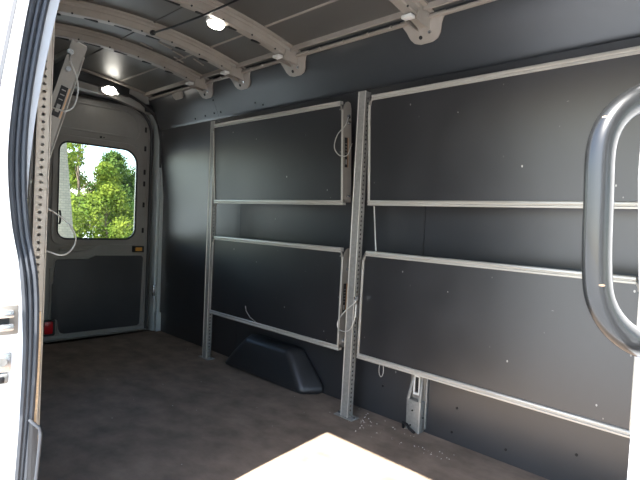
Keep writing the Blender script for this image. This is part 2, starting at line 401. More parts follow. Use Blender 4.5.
# door seal: black rubber round the opening
sp_ = [(x, 4.085, z) for x, z in rrect(0.40, 2.040, -0.018, 1.900, (0.02,0.02,0.23,0.23), 8)]
obj('door_seal', MB().tube(sp_, 0.013, 8, closed=True), 'black_rubber', back, smooth=True)
for (z) in (0.16, 0.42, 0.74, 1.02, 1.30, 1.50):
    obj('frame_hole', MB().disc((2.100, 4.021, z), (0,-1,0), 0.010, 0.004, 8), 'dark', back)
obj('striker', MB().box(2.046, 2.066, 3.975, 4.00, 0.30, 0.40), 'chrome', back, bevel=0.004)
obj('pillar_foot', MB().box(2.062, 2.150, 3.94, 4.0, 0.0, 0.16), 'primer_pillar', back, bevel=0.004)
obj('pillar_clip', MB().box(2.085, 2.105, 3.935, 3.944, 1.24, 1.34), 'black_rubber', back, bevel=0.004)
obj('wall_edge_trim', MB().box(2.07, 2.10, 3.957, 3.975, 0.0, 1.72), 'primer_pillar', back)

def rear_door(name, right):
    f = (lambda x: x) if right else mx_
    d = empty(name, (0,0,0)); setp(d, 'grey rear door with window and dark lower card' if right else 'other rear door hidden behind the door pillar', kind='structure')
    def pl(pts): return [(f(x), z) for x, z in pts]
    N = 8
    win = rrect(1.293, 1.932, 0.772, 1.542, (0.07,0.09,0.12,0.07), N)
    leaf = rrect(1.2203, 2.108, 0.004, 1.975, (0.004,0.01,0.26,0.004), N)
    obj('door_skin', ring_plate(pl(win), pl(leaf), 4.115, 4.15), 'primer', d, bevel=0.003)
    # raised border strips of the pressing: round the leaf, round the window, round the top field
    obj('leaf_border', ring_plate(pl(rrect(1.262,2.022,0.035,1.885,(0.03,0.03,0.22,0.02),N)), pl(leaf), 4.098, 4.116), 'primer', d, bevel=0.005, seg=2)
    obj('window_surround', ring_plate(pl(rrect(1.308,1.918,0.787,1.528,(0.07,0.09,0.12,0.07),N)), pl(rrect(1.262,1.972,0.735,1.583,(0.08,0.10,0.14,0.08),N)), 4.088, 4.116), 'primer', d, bevel=0.008, seg=2)
    obj('upper_pressing', ring_plate(pl(rrect(1.300,1.935,1.645,1.840,(0.03,0.05,0.12,0.02),N)), pl(rrect(1.285,1.950,1.630,1.855,(0.035,0.055,0.13,0.025),N)), 4.107, 4.116), 'primer', d, bevel=0.003)
    # gasket and pane
    obj('window_gasket', MB().tube([(x,4.094,z) for x,z in pl(rrect(1.304,1.922,0.783,1.532,(0.07,0.09,0.12,0.07),N))], 0.008, 8, closed=True), 'black_rubber', d, smooth=True)
    obj('window_pane', MB().prism(pl(rrect(1.300,1.926,0.779,1.537,(0.07,0.09,0.12,0.07),N)), 'Y', 4.124, 4.128), 'glass', d)
    # wavy pressed ridge under the window
    obj('pressed_ridge', MB().tube([(f(x),4.112,z) for x,z in ((1.33,0.695),(1.45,0.690),(1.53,0.700),(1.58,0.722),(1.62,0.742),(1.68,0.752),(1.80,0.752),(1.90,0.750))], 0.014, 8), 'primer', d, smooth=True)
    # dark lower card with its stepped outline
    card = [(1.300,0.612),(1.315,0.625),(1.540,0.622),(1.600,0.648),(1.985,0.642),(2.000,0.625),(1.985,0.055),(1.965,0.038),(1.375,0.042),(1.345,0.052),(1.330,0.085),(1.325,0.150),(1.310,0.162),(1.275,0.165),(1.278,0.40)]
    obj('lower_card', MB().prism(pl(card), 'Y', 4.088, 4.116), 'door_card', d, bevel=0.006)
    obj('card_edge', ring_plate(pl(card), pl([(CXc+(x-CXc)*1.025, 0.34+(z-0.34)*1.035) for x, z in card for CXc in (1.64,)]), 4.096, 4.116), 'primer', d, bevel=0.002)
    # reflector, amber lamp, clips
    rf = obj('red_reflector', MB().prism(pl(rrect(1.232,1.290,0.055,0.150,0.008,3)), 'Y', 4.082, 4.10), 'red', d, bevel=0.003)
    rf['label'] = 'red rectangular reflector'
    obj('reflector_frame', ring_plate(pl(rrect(1.230,1.292,0.053,0.152,0.008,3)), pl(rrect(1.222,1.304,0.040,0.165,0.012,3)), 4.080, 4.116), 'black_rubber', rf)
    am = obj('amber_lamp', MB().prism(pl(rrect(1.925,1.985,0.684,0.714,0.004,2)), 'Y', 4.082, 4.10), 'amber', d, bevel=0.002)
    am['label'] = 'small amber lamp in black surround'
    obj('lamp_frame', ring_plate(pl(rrect(1.925,1.985,0.684,0.714,0.004,2)), pl(rrect(1.910,2.000,0.672,0.726,0.006,2)), 4.080, 4.116), 'black_rubber', am)
    for z in (0.86, 1.08, 1.26, 1.36, 1.56, 1.72):
        obj('edge_clip', MB().box(*sorted((f(1.982), f(2.000))), 4.092, 4.10, z-0.022, z+0.022), 'dark', d, bevel=0.004)
    for z in (0.86, 0.98, 1.19, 1.34, 1.46):
        obj('edge_clip', MB().box(*sorted((f(1.262), f(1.274))), 4.108, 4.117, z-0.014, z+0.014), 'dark', d)
    for x in (1.62, 1.645):
        obj('door_hole', MB().disc((f(x),4.112,1.605), (0,-1,0), 0.009 if x < 1.63 else 0.005, 0.005, 8), 'dark', d)
    # top emboss screws, latch cover
    obj('latch_cover', MB().box(*sorted((f(1.258), f(1.286))), 4.085, 4.116, 0.44, 0.56), 'primer', d, bevel=0.006)
    obj('window_catch', MB().tube([(f(1.318),4.088,0.90),(f(1.318),4.070,0.92),(f(1.318),4.070,0.98),(f(1.318),4.088,1.00)], 0.008, 6), 'black_rubber', d, smooth=True)
    return d
rear_door('door_1', True)
rear_door('door_2', False)

# ------------------------------------------------------------------ passenger side: door pillar, inner wall, header
wl = empty('wall_left', (0,0,0)); setp(wl, 'white passenger-side body with sliding-door opening and rubber seal', kind='structure')
# inner liner of the side behind the opening
obj('lower_panel', MB().box(0.300, 0.378, 1.475, 3.955, 0.001, 1.715), 'wall', wl)
profm = [(mx_(x), z) for x, z in [(2.165,1.98),(1.925,1.98),(1.925,1.945),(1.985,1.80),(2.022,1.735),(2.055,1.700),(2.080,1.697),(2.080,1.716),(2.165,1.716)]]
obj('upper_panel', MB().loft([[(x, 1.49, z) for x, z in profm], [(x, 3.955, z) for x, z in profm]]), 'wall_up', wl)
obj('roof_edge_rail', MB().prism([(mx_(x), z) for x, z in [(1.90,1.930),(1.926,1.926),(1.935,1.944),(1.90,1.956)]], 'Y', 1.5, 3.90), 'rib', wl)
obj('outer_skin', MB().box(0.20, 0.295, 1.516, 4.25, -0.45, 2.02), 'white', wl)
obj('cab_door_lower', MB().box(0.20, 0.30, -1.75, -0.05, -0.45, 0.50), 'white', wl)
obj('front_pillar', MB().box(0.20, 0.36, -0.28, -0.05, 0.50, 1.90), 'white', wl)
obj('cab_door_upper', MB().box(0.20, 0.30, -1.75, -0.28, 1.30, 1.90), 'white', wl)
obj('sill_skin', MB().box(0.22, 0.298, -0.05, 1.516, -0.45, -0.02), 'white', wl)
obj('opening_header', MB().prism([(0.20,1.90),(0.25,1.835),(0.44,1.60),(0.52,1.66),(0.54,2.03),(0.20,2.06)], 'Y', -1.75, 1.516), 'white', wl)
# contour of the opening edge: z, seal outer x, seal inner x, grey strip inner x
EDGE = [(1.900, 0.4452, 0.5071, 0.5297), (1.697, 0.4080, 0.4643, 0.4846), (1.540, 0.3787, 0.4215, 0.4463), (1.438, 0.3640, 0.4057, 0.4294), (1.348, 0.3528, 0.3933, 0.4136), (1.247, 0.3426, 0.3832, 0.4001), (1.168, 0.3370, 0.3798, 0.3922), (1.100, 0.3370, 0.3798, 0.3877), (1.021, 0.3426, 0.3821, 0.3837), (0.954, 0.3505, 0.3899, 0.3905), (0.886, 0.3606, 0.4001, 0.4006), (0.813, 0.3685, 0.4111, 0.4116), (0.717, 0.3742, 0.4128, 0.4134), (0.627, 0.3764, 0.4112, 0.4117), (0.525, 0.3742, 0.4076, 0.4082), (0.435, 0.3708, 0.4032, 0.4037), (0.300, 0.3640, 0.3940, 0.3945), (0.097, 0.3561, 0.3872, 0.3878), (-0.016, 0.3516, 0.3827, 0.3833)]
ZS = [i*1.86/72 for i in range(73)]
def smooth_edge(z, k):
    return sum(lerp(EDGE, min(1.86, max(0, z+d)))[k] for d in (-0.05,-0.025,0,0.025,0.05))/5
YJ = 1.415
OUT = [(1.86,0.386),(1.517,0.348),(1.325,0.319),(1.224,0.307),(0.0,0.295)]
# painted jamb face
obj('jamb_face', MB().loft([[(lerp(OUT,z)[0],YJ-0.006,z),(smooth_edge(z,0)-lerp([(0.88,0.0),(0.95,0.004)],z)[0],YJ-0.004,z),(smooth_edge(z,0)+0.004,YJ+0.05,z),(lerp(OUT,z)[0],YJ+0.08,z)] for z in ZS]), 'white', wl, smooth=True, angle=40)
obj('jamb_step', MB().loft([[(lerp(OUT,z)[0]-0.001,YJ+0.012,z),(lerp(OUT,z)[0]-0.001,YJ+0.06,z),(0.205,YJ+0.10,z),(0.205,YJ+0.055,z)] for z in ZS]), 'white', wl, smooth=True, angle=40)
obj('jamb_gap', MB().tube([(lerp(OUT,z)[0]-0.002, YJ+0.004, z) for z in ZS[45:]], 0.0075, 6), 'rubber', wl, smooth=True)
# rubber seal: three ridges; it sits deeper behind the painted flange above the waist
def ys(z): return YJ + lerp([(0.0,0.0),(0.86,0.0),(0.93,0.016),(1.8,0.018)], z)[0]
#
sb = obj('rubber_seal', MB().loft([[(smooth_edge(z,0),ys(z),z),(smooth_edge(z,1),ys(z)+0.004,z),(smooth_edge(z,1)-0.002,YJ+0.05,z),(smooth_edge(z,0),YJ+0.05,z)] for z in ZS]), 'rubber', wl, smooth=True, angle=40)
for t, r in ((0.17,0.0076),(0.50,0.0060),(0.84,0.0076)):
    obj('seal_lip', MB().tube([(smooth_edge(z,0)*(1-t)+smooth_edge(z,1)*t, ys(z)-0.001, z) for z in ZS], r, 8), 'rubber', sb, smooth=True)
obj('jamb_strip', MB().loft([[(smooth_edge(z,1)-0.001,ys(z)+0.004,z),(max(smooth_edge(z,2),smooth_edge(z,1)+0.0005),ys(z)+0.006,z),(max(smooth_edge(z,2),smooth_edge(z,1)+0.0005),YJ+0.06,z),(smooth_edge(z,1)-0.001,YJ+0.06,z)] for z in ZS[39:]]), 'jamb_grey', wl, smooth=True, angle=40)
obj('plywood_edge', MB().loft([[(0.372,YJ+0.004,z),(x,YJ+0.004,z),(x,YJ+0.055,z),(0.372,YJ+0.055,z)] for z, x in ((0.30,0.402),(0.36,0.4075),(0.424,0.4125),(0.548,0.4180),(0.66,0.4205),(0.74,0.4190))]), 'ply', wl)
# chrome latch striker on the jamb and the guide bracket beneath it
ls = empty('latch_striker', (0.329, YJ-0.006, 0.734)); setp(ls, 'chrome latch striker in recess on white door jamb', 'latch')
obj('base_plate', MB().box(-0.035,0.034,-0.006,0.0,-0.042,0.032), 'panel_grey', ls, bevel=0.004)
obj('striker_bar', MB().box(-0.035,0.022,-0.020,-0.006,0.002,0.022), 'chrome', ls, bevel=0.005)
obj('striker_bar', MB().box(-0.035,0.022,-0.022,-0.006,-0.030,-0.012), 'chrome', ls, bevel=0.005)
obj('jaw', MB().box(-0.020,0.012,-0.013,-0.005,-0.012,0.002), 'dark', ls)
gb = empty('guide_bracket', (0.329, YJ-0.006, 0.621)); setp(gb, 'silver screwed guide bracket below the latch striker on jamb', 'bracket')
obj('plate', MB().box(-0.035,0.020,-0.010,0.0,-0.022,0.028), 'chrome', gb, bevel=0.006)
obj('screw', MB().disc((-0.002,-0.010,0.006),(0,-1,0),0.011,0.005,12), 'galv', gb)
obj('lower_tab', MB().box(-0.035,0.014,-0.014,0.0,-0.050,-0.024), 'galv', gb, bevel=0.006)
obj('pad', MB().box(-0.012,0.004,-0.018,-0.012,-0.046,-0.030), 'black_rubber', gb, bevel=0.003)
# black bent bar at the foot of the opening
sbk = empty('bent_bar', (0.405, 1.398, 0.0)); setp(sbk, 'black bent metal bar at the foot of the door pillar', 'bar')
obj('bar', MB().tube([(-0.012,0.008,0.464),(-0.006,0.0,0.456),(0.008,-0.005,0.442),(0.012,-0.005,0.424),(0.009,-0.005,0.379),(0.003,-0.005,0.30),(-0.005,-0.005,0.12),(-0.010,0.0,0.0)], 0.0045, 8), 'rubber', sbk, smooth=True)
obj('web', MB().add([(-0.012,0.003,0.456),(-0.006,-0.001,0.452),(0.006,-0.003,0.435),(0.003,-0.003,0.32),(-0.007,-0.003,0.12),(-0.012,0.002,0.0),(-0.022,0.004,0.0),(-0.014,0.004,0.3),
                     (-0.012,0.008,0.456),(-0.006,0.004,0.452),(0.006,0.002,0.435),(0.003,0.002,0.32),(-0.007,0.002,0.12),(-0.012,0.007,0.0),(-0.022,0.009,0.0),(-0.014,0.009,0.3)],
                    [(0,1,2,3,4,5,6,7),(15,14,13,12,11,10,9,8)]+[(i,(i+1)%8,8+(i+1)%8,8+i) for i in range(8)]), 'black_rubber', sbk)

# ------------------------------------------------------------------ open cab in front and the white post behind the door
wf = empty('wall_front', (0,0,0)); setp(wf, 'cab front with windscreen opening', kind='structure')
obj('scuttle', MB().box(0.20, 2.22, -1.80, -1.74, -0.45, 0.45), 'white', wf)
obj('windscreen_header', MB().box(0.20, 2.22, -1.80, -1.74, 1.40, 2.12), 'white', wf)
for x in (0.20, 2.14):
    obj('windscreen_pillar', MB().box(x, x+0.08, -1.80, -1.74, 0.45, 1.40), 'white', wf)
obj('windscreen', MB().box(0.28, 2.14, -1.775, -1.768, 0.45, 1.40), 'glass', wf)
obj('driver_door_lower', MB().box(2.17, 2.22, -1.74, -0.12, -0.45, 0.50), 'white', wf)
obj('driver_door_upper', MB().box(2.17, 2.22, -1.74, -0.12, 1.30, 2.05), 'white', wf)
obj('driver_window', MB().box(2.19, 2.196, -1.74, -0.12, 0.50, 1.30), 'glass', wf)
tp = obj('trim_1', MB().loft([[(0.600,-0.064,z),(0.600,y,z),(0.606,y+0.003,z),(0.640,y,z),(0.640,-0.064,z)] for z, y in ((0.0,0.124),(0.80,0.119),(0.95,0.120),(0.965,0.1215),(1.07,0.1285),(1.9,0.130))]), 'white'); setp(tp, 'white sunlit post beside the grab handle', kind='structure')

# ------------------------------------------------------------------ grab handle
rgt = Vector((0.70,-0.714,0.0))
# loop of the handle: leaves the post, runs down and returns to it
hpath = [Vector(q) for q in (
    (0.6183,0.1096,1.1632), (0.6060,0.1218,1.1583), (0.5871,0.1306,1.1495), (0.5758,0.1416,1.1387), (0.5666,0.1501,1.1239), (0.5610,0.1548,1.1053), (0.5590,0.1558,1.0849), (0.5584,0.1550,1.0595), (0.5578,0.1539,1.0291), (0.5573,0.1528,0.9986), (0.5574,0.1512,0.9713), (0.5589,0.1485,0.9491), (0.5640,0.1423,0.9302), (0.5726,0.1326,0.9145), (0.5841,0.1204,0.9031), (0.6052,0.1084,0.8953), (0.6211,0.0919,0.8902))]
gh = empty('grab_handle', hpath[-1]); setp(gh, 'worn grey plastic grab handle loop on the white sunlit post', 'handle')
def sub(pts, n):
    out = []
    for i in range(len(pts)-1):
        p0 = pts[max(0,i-1)]; p1 = pts[i]; p2 = pts[i+1]; p3 = pts[min(len(pts)-1,i+2)]
        for k in range(n):
            t = k/n
            out.append(0.5*((2*p1)+(p2-p0)*t+(2*p0-5*p1+4*p2-p3)*t*t+(3*p1-p0-3*p2+p3)*t**3))
    out.append(pts[-1]); return out
loc = [p - hpath[-1] for p in sub(hpath, 3)]
obj('grip', MB().tube(loc, 0.0138, 20), 'handle', gh, smooth=True, angle=60)
for e in (0, -1):
    p = hpath[e] - hpath[-1]
    obj('end_mount', MB().tube([p + rgt*-0.004, p + rgt*0.012], 0.018, 16), 'handle', gh, smooth=True)

# ------------------------------------------------------------------ shelving posts
def perforated(x0, x1, y, z0, z1, pitch, r, facing):
    """plate in the XZ plane with a row of round holes"""
    mb = MB(); n = int((z1-z0)/pitch); xc = (x0+x1)/2; K = 12
    for i in range(n):
        a = z0+i*pitch; b = a+pitch; zc = (a+b)/2
        outer_, inner_ = [], []
        for k in range(K):
            an = 2*math.pi*(k+0.5)/K; c, s = math.cos(an), math.sin(an)
            t = min((x1-xc)/abs(c) if abs(c) > 1e-6 else 9, (pitch/2)/abs(s) if abs(s) > 1e-6 else 9)
            outer_.append((xc+c*t, y, zc+s*t)); inner_.append((xc+c*r, y, zc+s*r))
        mb.add(outer_+inner_, [(k, (k+1)%K, K+(k+1)%K, K+k) for k in range(K)])
        # corner fillers
        cs = [(x1,y,b),(x0,y,b),(x0,y,a),(x1,y,a)]
        for cx_, q in zip(cs, range(4)):
            ang = math.atan2(cx_[2]-zc, cx_[0]-xc)
            k = int(math.floor((ang/(2*math.pi))*K - 0.5)) % K
            mb.add([cx_, outer_[k], outer_[(k+1)%K]], [(0,1,2)])
    mb.add([(x0,y,z0+n*pitch),(x1,y,z0+n*pitch),(x1,y,z1),(x0,y,z1)], [(0,1,2,3)])
    return mb

def shelf_post(x, y, sx, label, top=1.672, m='galv'):
    """C-channel upright; sx = +1 when the wall lies towards +X"""
    p = empty('shelf_post', (x, y, 0.0)); setp(p, label, 'post', 'perforated shelving uprights')
    hw = 0.024; dp = 0.040
    w0, w1 = (-0.018, dp-0.018) if sx > 0 else (-(dp-0.018), 0.018)
    fx = -0.018 if sx > 0 else 0.018
    obj('front_face', MB().box(min(fx, fx+sx*0.003), max(fx, fx+sx*0.003), -hw, hw, 0.006, top), m, p)
    for s2 in (-1, 1):
        if s2 < 0: obj('side_face', perforated(w0, w1, s2*hw, 0.006, top-0.002, 0.0228, 0.0052, s2), m, p)
        else: obj('side_face', MB().box(w0, w1, hw-0.0015, hw, 0.006, top-0.002), m, p)
        obj('back_lip', MB().box(*sorted((fx+sx*dp, fx+sx*(dp-0.003))), min(s2*hw, s2*(hw-0.012)), max(s2*hw, s2*(hw-0.012)), 0.006, top), m, p)
        obj('edge_bead', MB().tube([(fx, s2*(hw-0.002), 0.006), (fx, s2*(hw-0.002), top)], 0.003, 6), 'alu' if m == 'galv' else m, p, smooth=True)
    fp = obj('foot_plate', MB().box(w0-0.012, w1+0.012, -hw-0.038, hw+0.038, 0.0, 0.006), m, p, bevel=0.002)
    for s2 in (-1, 1):
        obj('foot_bolt', MB().disc((0.0, s2*(hw+0.026), 0.006), (0,0,1), 0.009, 0.007, 6), 'chrome', fp)
    return p
pm = shelf_post(1.950, 1.662, 1, 'galvanised shelf upright between the two bays of folded shelves')
pm.rotation_euler = (0.011, 0, 0)
shelf_post(1.968, 3.008, 1, 'galvanised shelf upright at the rear end of the folded shelves')
shelf_post(1.950, 0.290, 1, 'galvanised shelf upright at the front end of the folded shelves')
pp = shelf_post(0.471, 1.692, -1, 'pale perforated shelf upright next to the rubber door seal', top=1.70, m='post_beige')
pp.rotation_euler = (0, 0.0125, 0)      # the upright follows the lean of the body side

# ------------------------------------------------------------------ folded shelves
def folded_shelf(y0, y1, zb, zt, xb, xt, sx, label, ends=(True, True), cable=None, group='folded shelves on the driver side', label_end=0, tape=None, plain=False, lab=(0.36,0.66)):
    """tray folded up against the wall: its dark underside faces the aisle, rails along top and bottom"""
    H = math.hypot(zt-zb, xt-xb)
    s = empty('folded_shelf', (xb, y0, zb)); setp(s, label, 'shelf', group)
    s.rotation_euler = (0, math.atan2(xt-xb, zt-zb), 0)
    if sx < 0: s.scale = (1, 1, 1)
    L_ = y1-y0
    X = lambda a, b: tuple(sorted((sx*a, sx*b)))
    obj('board', MB().box(*X(0.004, 0.014), 0.012, L_-0.012, 0.008, H-0.006), 'board', s)
    for nm, zc in (('top_rail', H), ('bottom_rail', 0.0)):
        # extruded rail with a groove along its face
        pr = [(-0.004,-0.0125),(-0.004,-0.0045),(-0.0005,-0.0035),(-0.0005,0.0005),(-0.004,0.0015),(-0.004,0.0115),(0.0,0.0135),(0.026,0.0135),(0.026,-0.0125)]
        obj(nm, MB().prism([(sx*a, zc+b) for a, b in pr] if True else pr, 'Y', 0.022 if nm == 'top_rail' else 0.0, L_-0.022 if nm == 'top_rail' else L_), 'alu', s) \
            if False else obj(nm, MB().loft([[(sx*a, yy, zc+b) for a, b in pr] for yy in ((0.022, L_-0.022) if nm == 'top_rail' else (0.0, L_))]), 'alu', s, bevel=0.001, seg=1)
    for e in (0, 1):
        if not ends[e]: continue
        ye = 0.0 if e == 0 else L_
        d = 1 if e == 0 else -1
        # end plate: rounded top corner, deep towards the wall
        prof = [(0.0,0.0),(0.066,0.0),(0.066,H-0.02),(0.058,H+0.006),(0.040,H+0.012),(0.022,H+0.006),(0.008,H-0.012),(0.0,H-0.035)]
        if plain: prof = [(0.0,0.0),(0.050,0.0),(0.050,H),(0.0,H)]
        ep = obj('end_plate', MB().loft([[(sx*a, yy, b) for a, b in prof] for yy in (ye, ye+d*0.003)]), 'panel_grey', s)
        obj('end_lip', MB().box(*X(-0.003, 0.004), min(ye, ye+d*0.011), max(ye, ye+d*0.011), 0.010, H-0.034), 'alu', ep, bevel=0.001, seg=1)
        # curled corner piece joining lip and top rail
        arc = [(ye + d*(0.0115 + 0.021*(1-math.cos(t))), H-0.036 + 0.033*math.sin(t)) for t in [i*math.pi/2/6 for i in range(7)]]
        obj('corner_curl', MB().tube([(sx*0.002, yy, zz) for yy, zz in arc], 0.0045, 6), 'panel_grey', ep, smooth=True)
        for zz in (0.035, H-0.10):
            obj('pivot_bolt', MB().disc((sx*0.035, ye, zz), (0,-d,0), 0.008, 0.016, 8), 'chrome', ep)
        if e == label_end and cable is not None:
            lb = obj('label_plate', MB().box(*X(0.014, 0.036), min(ye-d*0.0015, ye), max(ye-d*0.0015, ye), H*lab[0], H*lab[1]), 'dark', ep)
            for q in range(5):
                zq = H*(lab[0]+0.11) + q*0.016
                obj('print_line', MB().box(*X(0.018, 0.031), min(ye-d*0.0022, ye-d*0.0015), max(ye-d*0.0022, ye-d*0.0015), zq, zq+0.003), 'faint', lb)
            obj('print_block', MB().box(*X(0.019, 0.030), min(ye-d*0.0022, ye-d*0.0015), max(ye-d*0.0022, ye-d*0.0015), H*(lab[0]+0.03), H*(lab[0]+0.08)), 'faint', lb)
            if tape: obj('orange_tape', MB().box(*X(*tape), min(ye-d*0.0012, ye), max(ye-d*0.0012, ye), H*lab[0], H*lab[1]), 'orange', ep)
            inv = Matrix.Rotation(-s.rotation_euler.y, 4, 'Y') @ Matrix.Translation(-s.location)
            pts = [inv @ Vector(q) for q in cable]
            cb = obj('release_cable', MB().tube(sub(pts, 6), 0.0026, 6), 'cable', s, smooth=True)
            obj('cable_crimp', MB().disc(tuple(pts[0]), (0,-d,0), 0.010, 0.010, 10), 'chrome', cb)
    return s

# release cables: looping paths beside the uprights
cabU = [(1.955,1.752,1.560),(1.935,1.735,1.545),(1.90,1.722,1.501),(1.895,1.767,1.459),(1.895,1.785,1.398),(1.90,1.754,1.355),(1.905,1.705,1.350),(1.925,1.700,1.39),(1.96,1.72,1.42)]
cabL = [(1.905,1.604,0.630),(1.905,1.600,0.613),(1.90,1.655,0.564),(1.905,1.706,0.508),(1.905,1.711,0.466),(1.90,1.668,0.453),(1.90,1.622,0.472),(1.905,1.598,0.533),(1.912,1.60,0.60)]
folded_shelf(1.760, 2.962, 1.112, 1.627, 1.952, 1.920, 1, 'upper folded shelf of the rear bay, nearest the rear door', cable=cabU, tape=(0.037,0.042))
folded_shelf(1.735, 2.960, 0.345, 0.862, 1.945, 1.950, 1, 'lower folded shelf of the rear bay, above the wheel arch', cable=cabL, tape=(0.037,0.044))
folded_shelf(0.372, 1.590, 1.112, 1.626, 1.952, 1.918, 1, 'upper folded shelf of the front bay, behind the grab handle')
folded_shelf(0.386, 1.606, 0.335, 0.858, 1.945, 1.950, 1, 'lower folded shelf of the front bay, above the floor bracket')
cabP = [(0.575,1.728,1.515),(0.560,1.68,1.483),(0.556,1.66,1.466),(0.572,1.66,1.431),(0.580,1.66,1.386),(0.569,1.66,1.334),(0.546,1.66,1.314),(0.532,1.68,1.318),(0.51,1.72,1.33)]
folded_shelf(1.730, 2.960, 1.050, 1.545, 0.489, 0.630, -1, 'folded shelf leaning off the passenger wall under the roof bow', cable=cabP, group='folded shelves on the passenger side', tape=(0.007,0.011), plain=True, lab=(0.50,0.70))
cabQ = [(0.485,1.735,1.02),(0.514,1.70,1.009),(0.544,1.70,0.991),(0.574,1.70,0.967),(0.596,1.70,0.932),(0.597,1.70,0.899),(0.576,1.70,0.870),(0.553,1.70,0.864),(0.523,1.71,0.874),(0.49,1.735,0.885)]
folded_shelf(1.740, 2.960, 0.345, 0.862, 0.485, 0.485, -1, 'lower folded shelf behind the pale perforated upright', cable=cabQ, group='folded shelves on the passenger side', plain=True)

# loose pull cord hanging between the front-bay shelves, ring under the lower shelf
pc = empty('pull_cord', (1.968, 1.562, 1.098)); setp(pc, 'thin pale cord hanging between upper and lower front shelves', 'cord')
obj('cord', MB().tube([(0,0,0),(0.002,-0.008,-0.08),(0.0,-0.018,-0.16),(0.001,-0.026,-0.225)], 0.0035, 6), 'cable', pc, smooth=True)
obj('knot', MB().tube([(0.0,-0.026,-0.225),(0.0,-0.026,-0.240)], 0.006, 8), 'cable', pc, smooth=True)
wrg = empty('wire_ring', (2.00, 1.49, 0.31)); setp(wrg, 'small wire ring hanging under the lower front shelf', 'ring')
obj('ring', MB().tube([(0, 0.014*math.cos(t), -0.03+0.036*math.sin(t)) for t in [i*2*math.pi/16 for i in range(16)]], 0.0022, 6, closed=True), 'cable', wrg, smooth=True)
wb = empty('wire_offcut', (1.945, 2.50, 0.362)); setp(wb, 'short bent wire offcut sticking up from lower rear shelf rail', 'wire')
obj('wire', MB().tube([(0,-0.06,0.0),(-0.006,-0.01,0.02),(-0.008,0.03,0.055),(-0.006,0.04,0.085)], 0.0022, 6), 'cable', wb, smooth=True)

# ------------------------------------------------------------------ floor bracket
fb = empty('floor_bracket', (2.06, 1.33, 0.0)); setp(fb, 'silver two-pronged floor bracket below the lower front shelf', 'bracket')
yl, yr = 0.043, -0.040
body = MB().hexa([(-0.004,yr,0.0),(0.044,yr,0.0),(0.044,yl,0.0),(0.006,yl,0.0)], [(0.0,yr,0.155),(0.044,yr,0.155),(0.044,yl,0.155),(0.002,yl,0.155)])
obj('body', body, 'galv', fb, bevel=0.005)
obj('body_rim', MB().tube([(-0.003,yr+0.001,0.004),(0.0,yr+0.001,0.154)], 0.004, 8), 'alu', fb, smooth=True)
for a in (yl-0.008, yr+0.008):
    obj('prong', MB().hexa([(0.0,a-0.008,0.150),(0.014,a-0.008,0.150),(0.014,a+0.008,0.150),(0.0,a+0.008,0.150)],
                           [(0.026,a*0.72-0.006,0.262),(0.038,a*0.72-0.006,0.262),(0.038,a*0.72+0.006,0.262),(0.026,a*0.72+0.006,0.262)]), 'galv', fb, bevel=0.003)
    obj('prong_tip', MB().box(0.026,0.038,a*0.72-0.006,a*0.72+0.006,0.258,0.325), 'galv', fb, bevel=0.002)
obj('back_plate', MB().box(0.036,0.042,yr,yl,0.150,0.325), 'panel_grey', fb)
obj('rear_flange', MB().box(0.030,0.042,yr-0.014,yr-0.004,0.02,0.325), 'galv', fb, bevel=0.002)
st = obj('strap_loop', ring_plate([(-0.010,0.185),(0.012,0.185),(0.012,0.265),(-0.010,0.265)], [(-0.017,0.176),(0.019,0.176),(0.019,0.274),(-0.017,0.274)], 0.0, 0.006), 'tick', fb)
st.rotation_euler = (0, 0, math.pi/2); st.location = (0.034, 0.004, 0)
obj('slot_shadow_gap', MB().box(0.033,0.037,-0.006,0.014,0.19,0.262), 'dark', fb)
for (y, z) in ((0.004,0.105),(0.012,0.03)):
    obj('rivet', MB().disc((0.001,y,z),(-1,0,0),0.004,0.004,8), 'dark', fb)
obj('side_rivet', MB().disc((0.026,yr,0.075),(0,-1,0),0.004,0.004,8), 'dark', fb)
obj('seal_skirt', MB().tube([(0.006,yl+0.012,0.002),(0.0,yl+0.010,0.03),(-0.002,yl-0.012,0.028),(-0.006,yl-0.03,0.014),(-0.010,yr+0.02,0.004)], 0.007, 8), 'black_rubber', fb, smooth=True)

# ------------------------------------------------------------------ wheel arch
wa = MB()
I_ = [(2.035,0.0),(2.055,0.05),(2.19,0.235),(2.59,0.228),(2.72,0.10),(2.81,0.0)]
O_ = [(1.930,0.0),(1.96,0.06),(2.14,0.245),(2.64,0.245),(2.78,0.12),(2.88,0.0)]
wa.loft([[(1.962 + (0.03*z/0.235), y, z) for y, z in I_], [(2.097, y, z) for y, z in O_]])
wo_ = obj('wheel_arch_cover', wa, 'arch', bevel=0.042, seg=6, angle=50); setp(wo_, 'black moulded wheel arch cover on floor between shelf uprights', 'cover')

# ------------------------------------------------------------------ lamps and ceiling cord
def dome_lamp(loc, nrm, along, a, b, h, label, watt):
    t = empty('ceiling_lamp', loc); setp(t, label, 'lamp', 'lit interior lamps')
    nrm = Vector(nrm).normalized(); al = Vector(along); al = (al - nrm*al.dot(nrm)).normalized(); bl = nrm.cross(al)
    def ring(k, hh): return [al*(a*k*math.cos(q)) + bl*(b*k*math.sin(q)) + nrm*hh for q in [i*2*math.pi/24 for i in range(24)]]
    obj('housing', MB().loft([ring(1.12,0), ring(1.12,0.008), ring(1.02,0.012)]), 'lamp_body', t, smooth=True)
    obj('lens', MB().loft([ring(0.98,0.010), ring(0.94,0.010+h*0.5), ring(0.75,0.010+h*0.85), ring(0.4,0.010+h)]), 'led', t, smooth=True)
    return t
dome_lamp((1.425, 2.208, roofz(1.42)-0.052), (0,-0.15,-1), (1,0,-0.1), 0.048, 0.030, 0.022, 'lit oval roof lamp beside the roof bow', 3)
obj_l = dome_lamp((1.606, 3.940, 1.955), (0,-1,-0.55), (1,0,0), 0.058, 0.034, 0.024, 'lit oval lamp on the header above the rear door', 3)
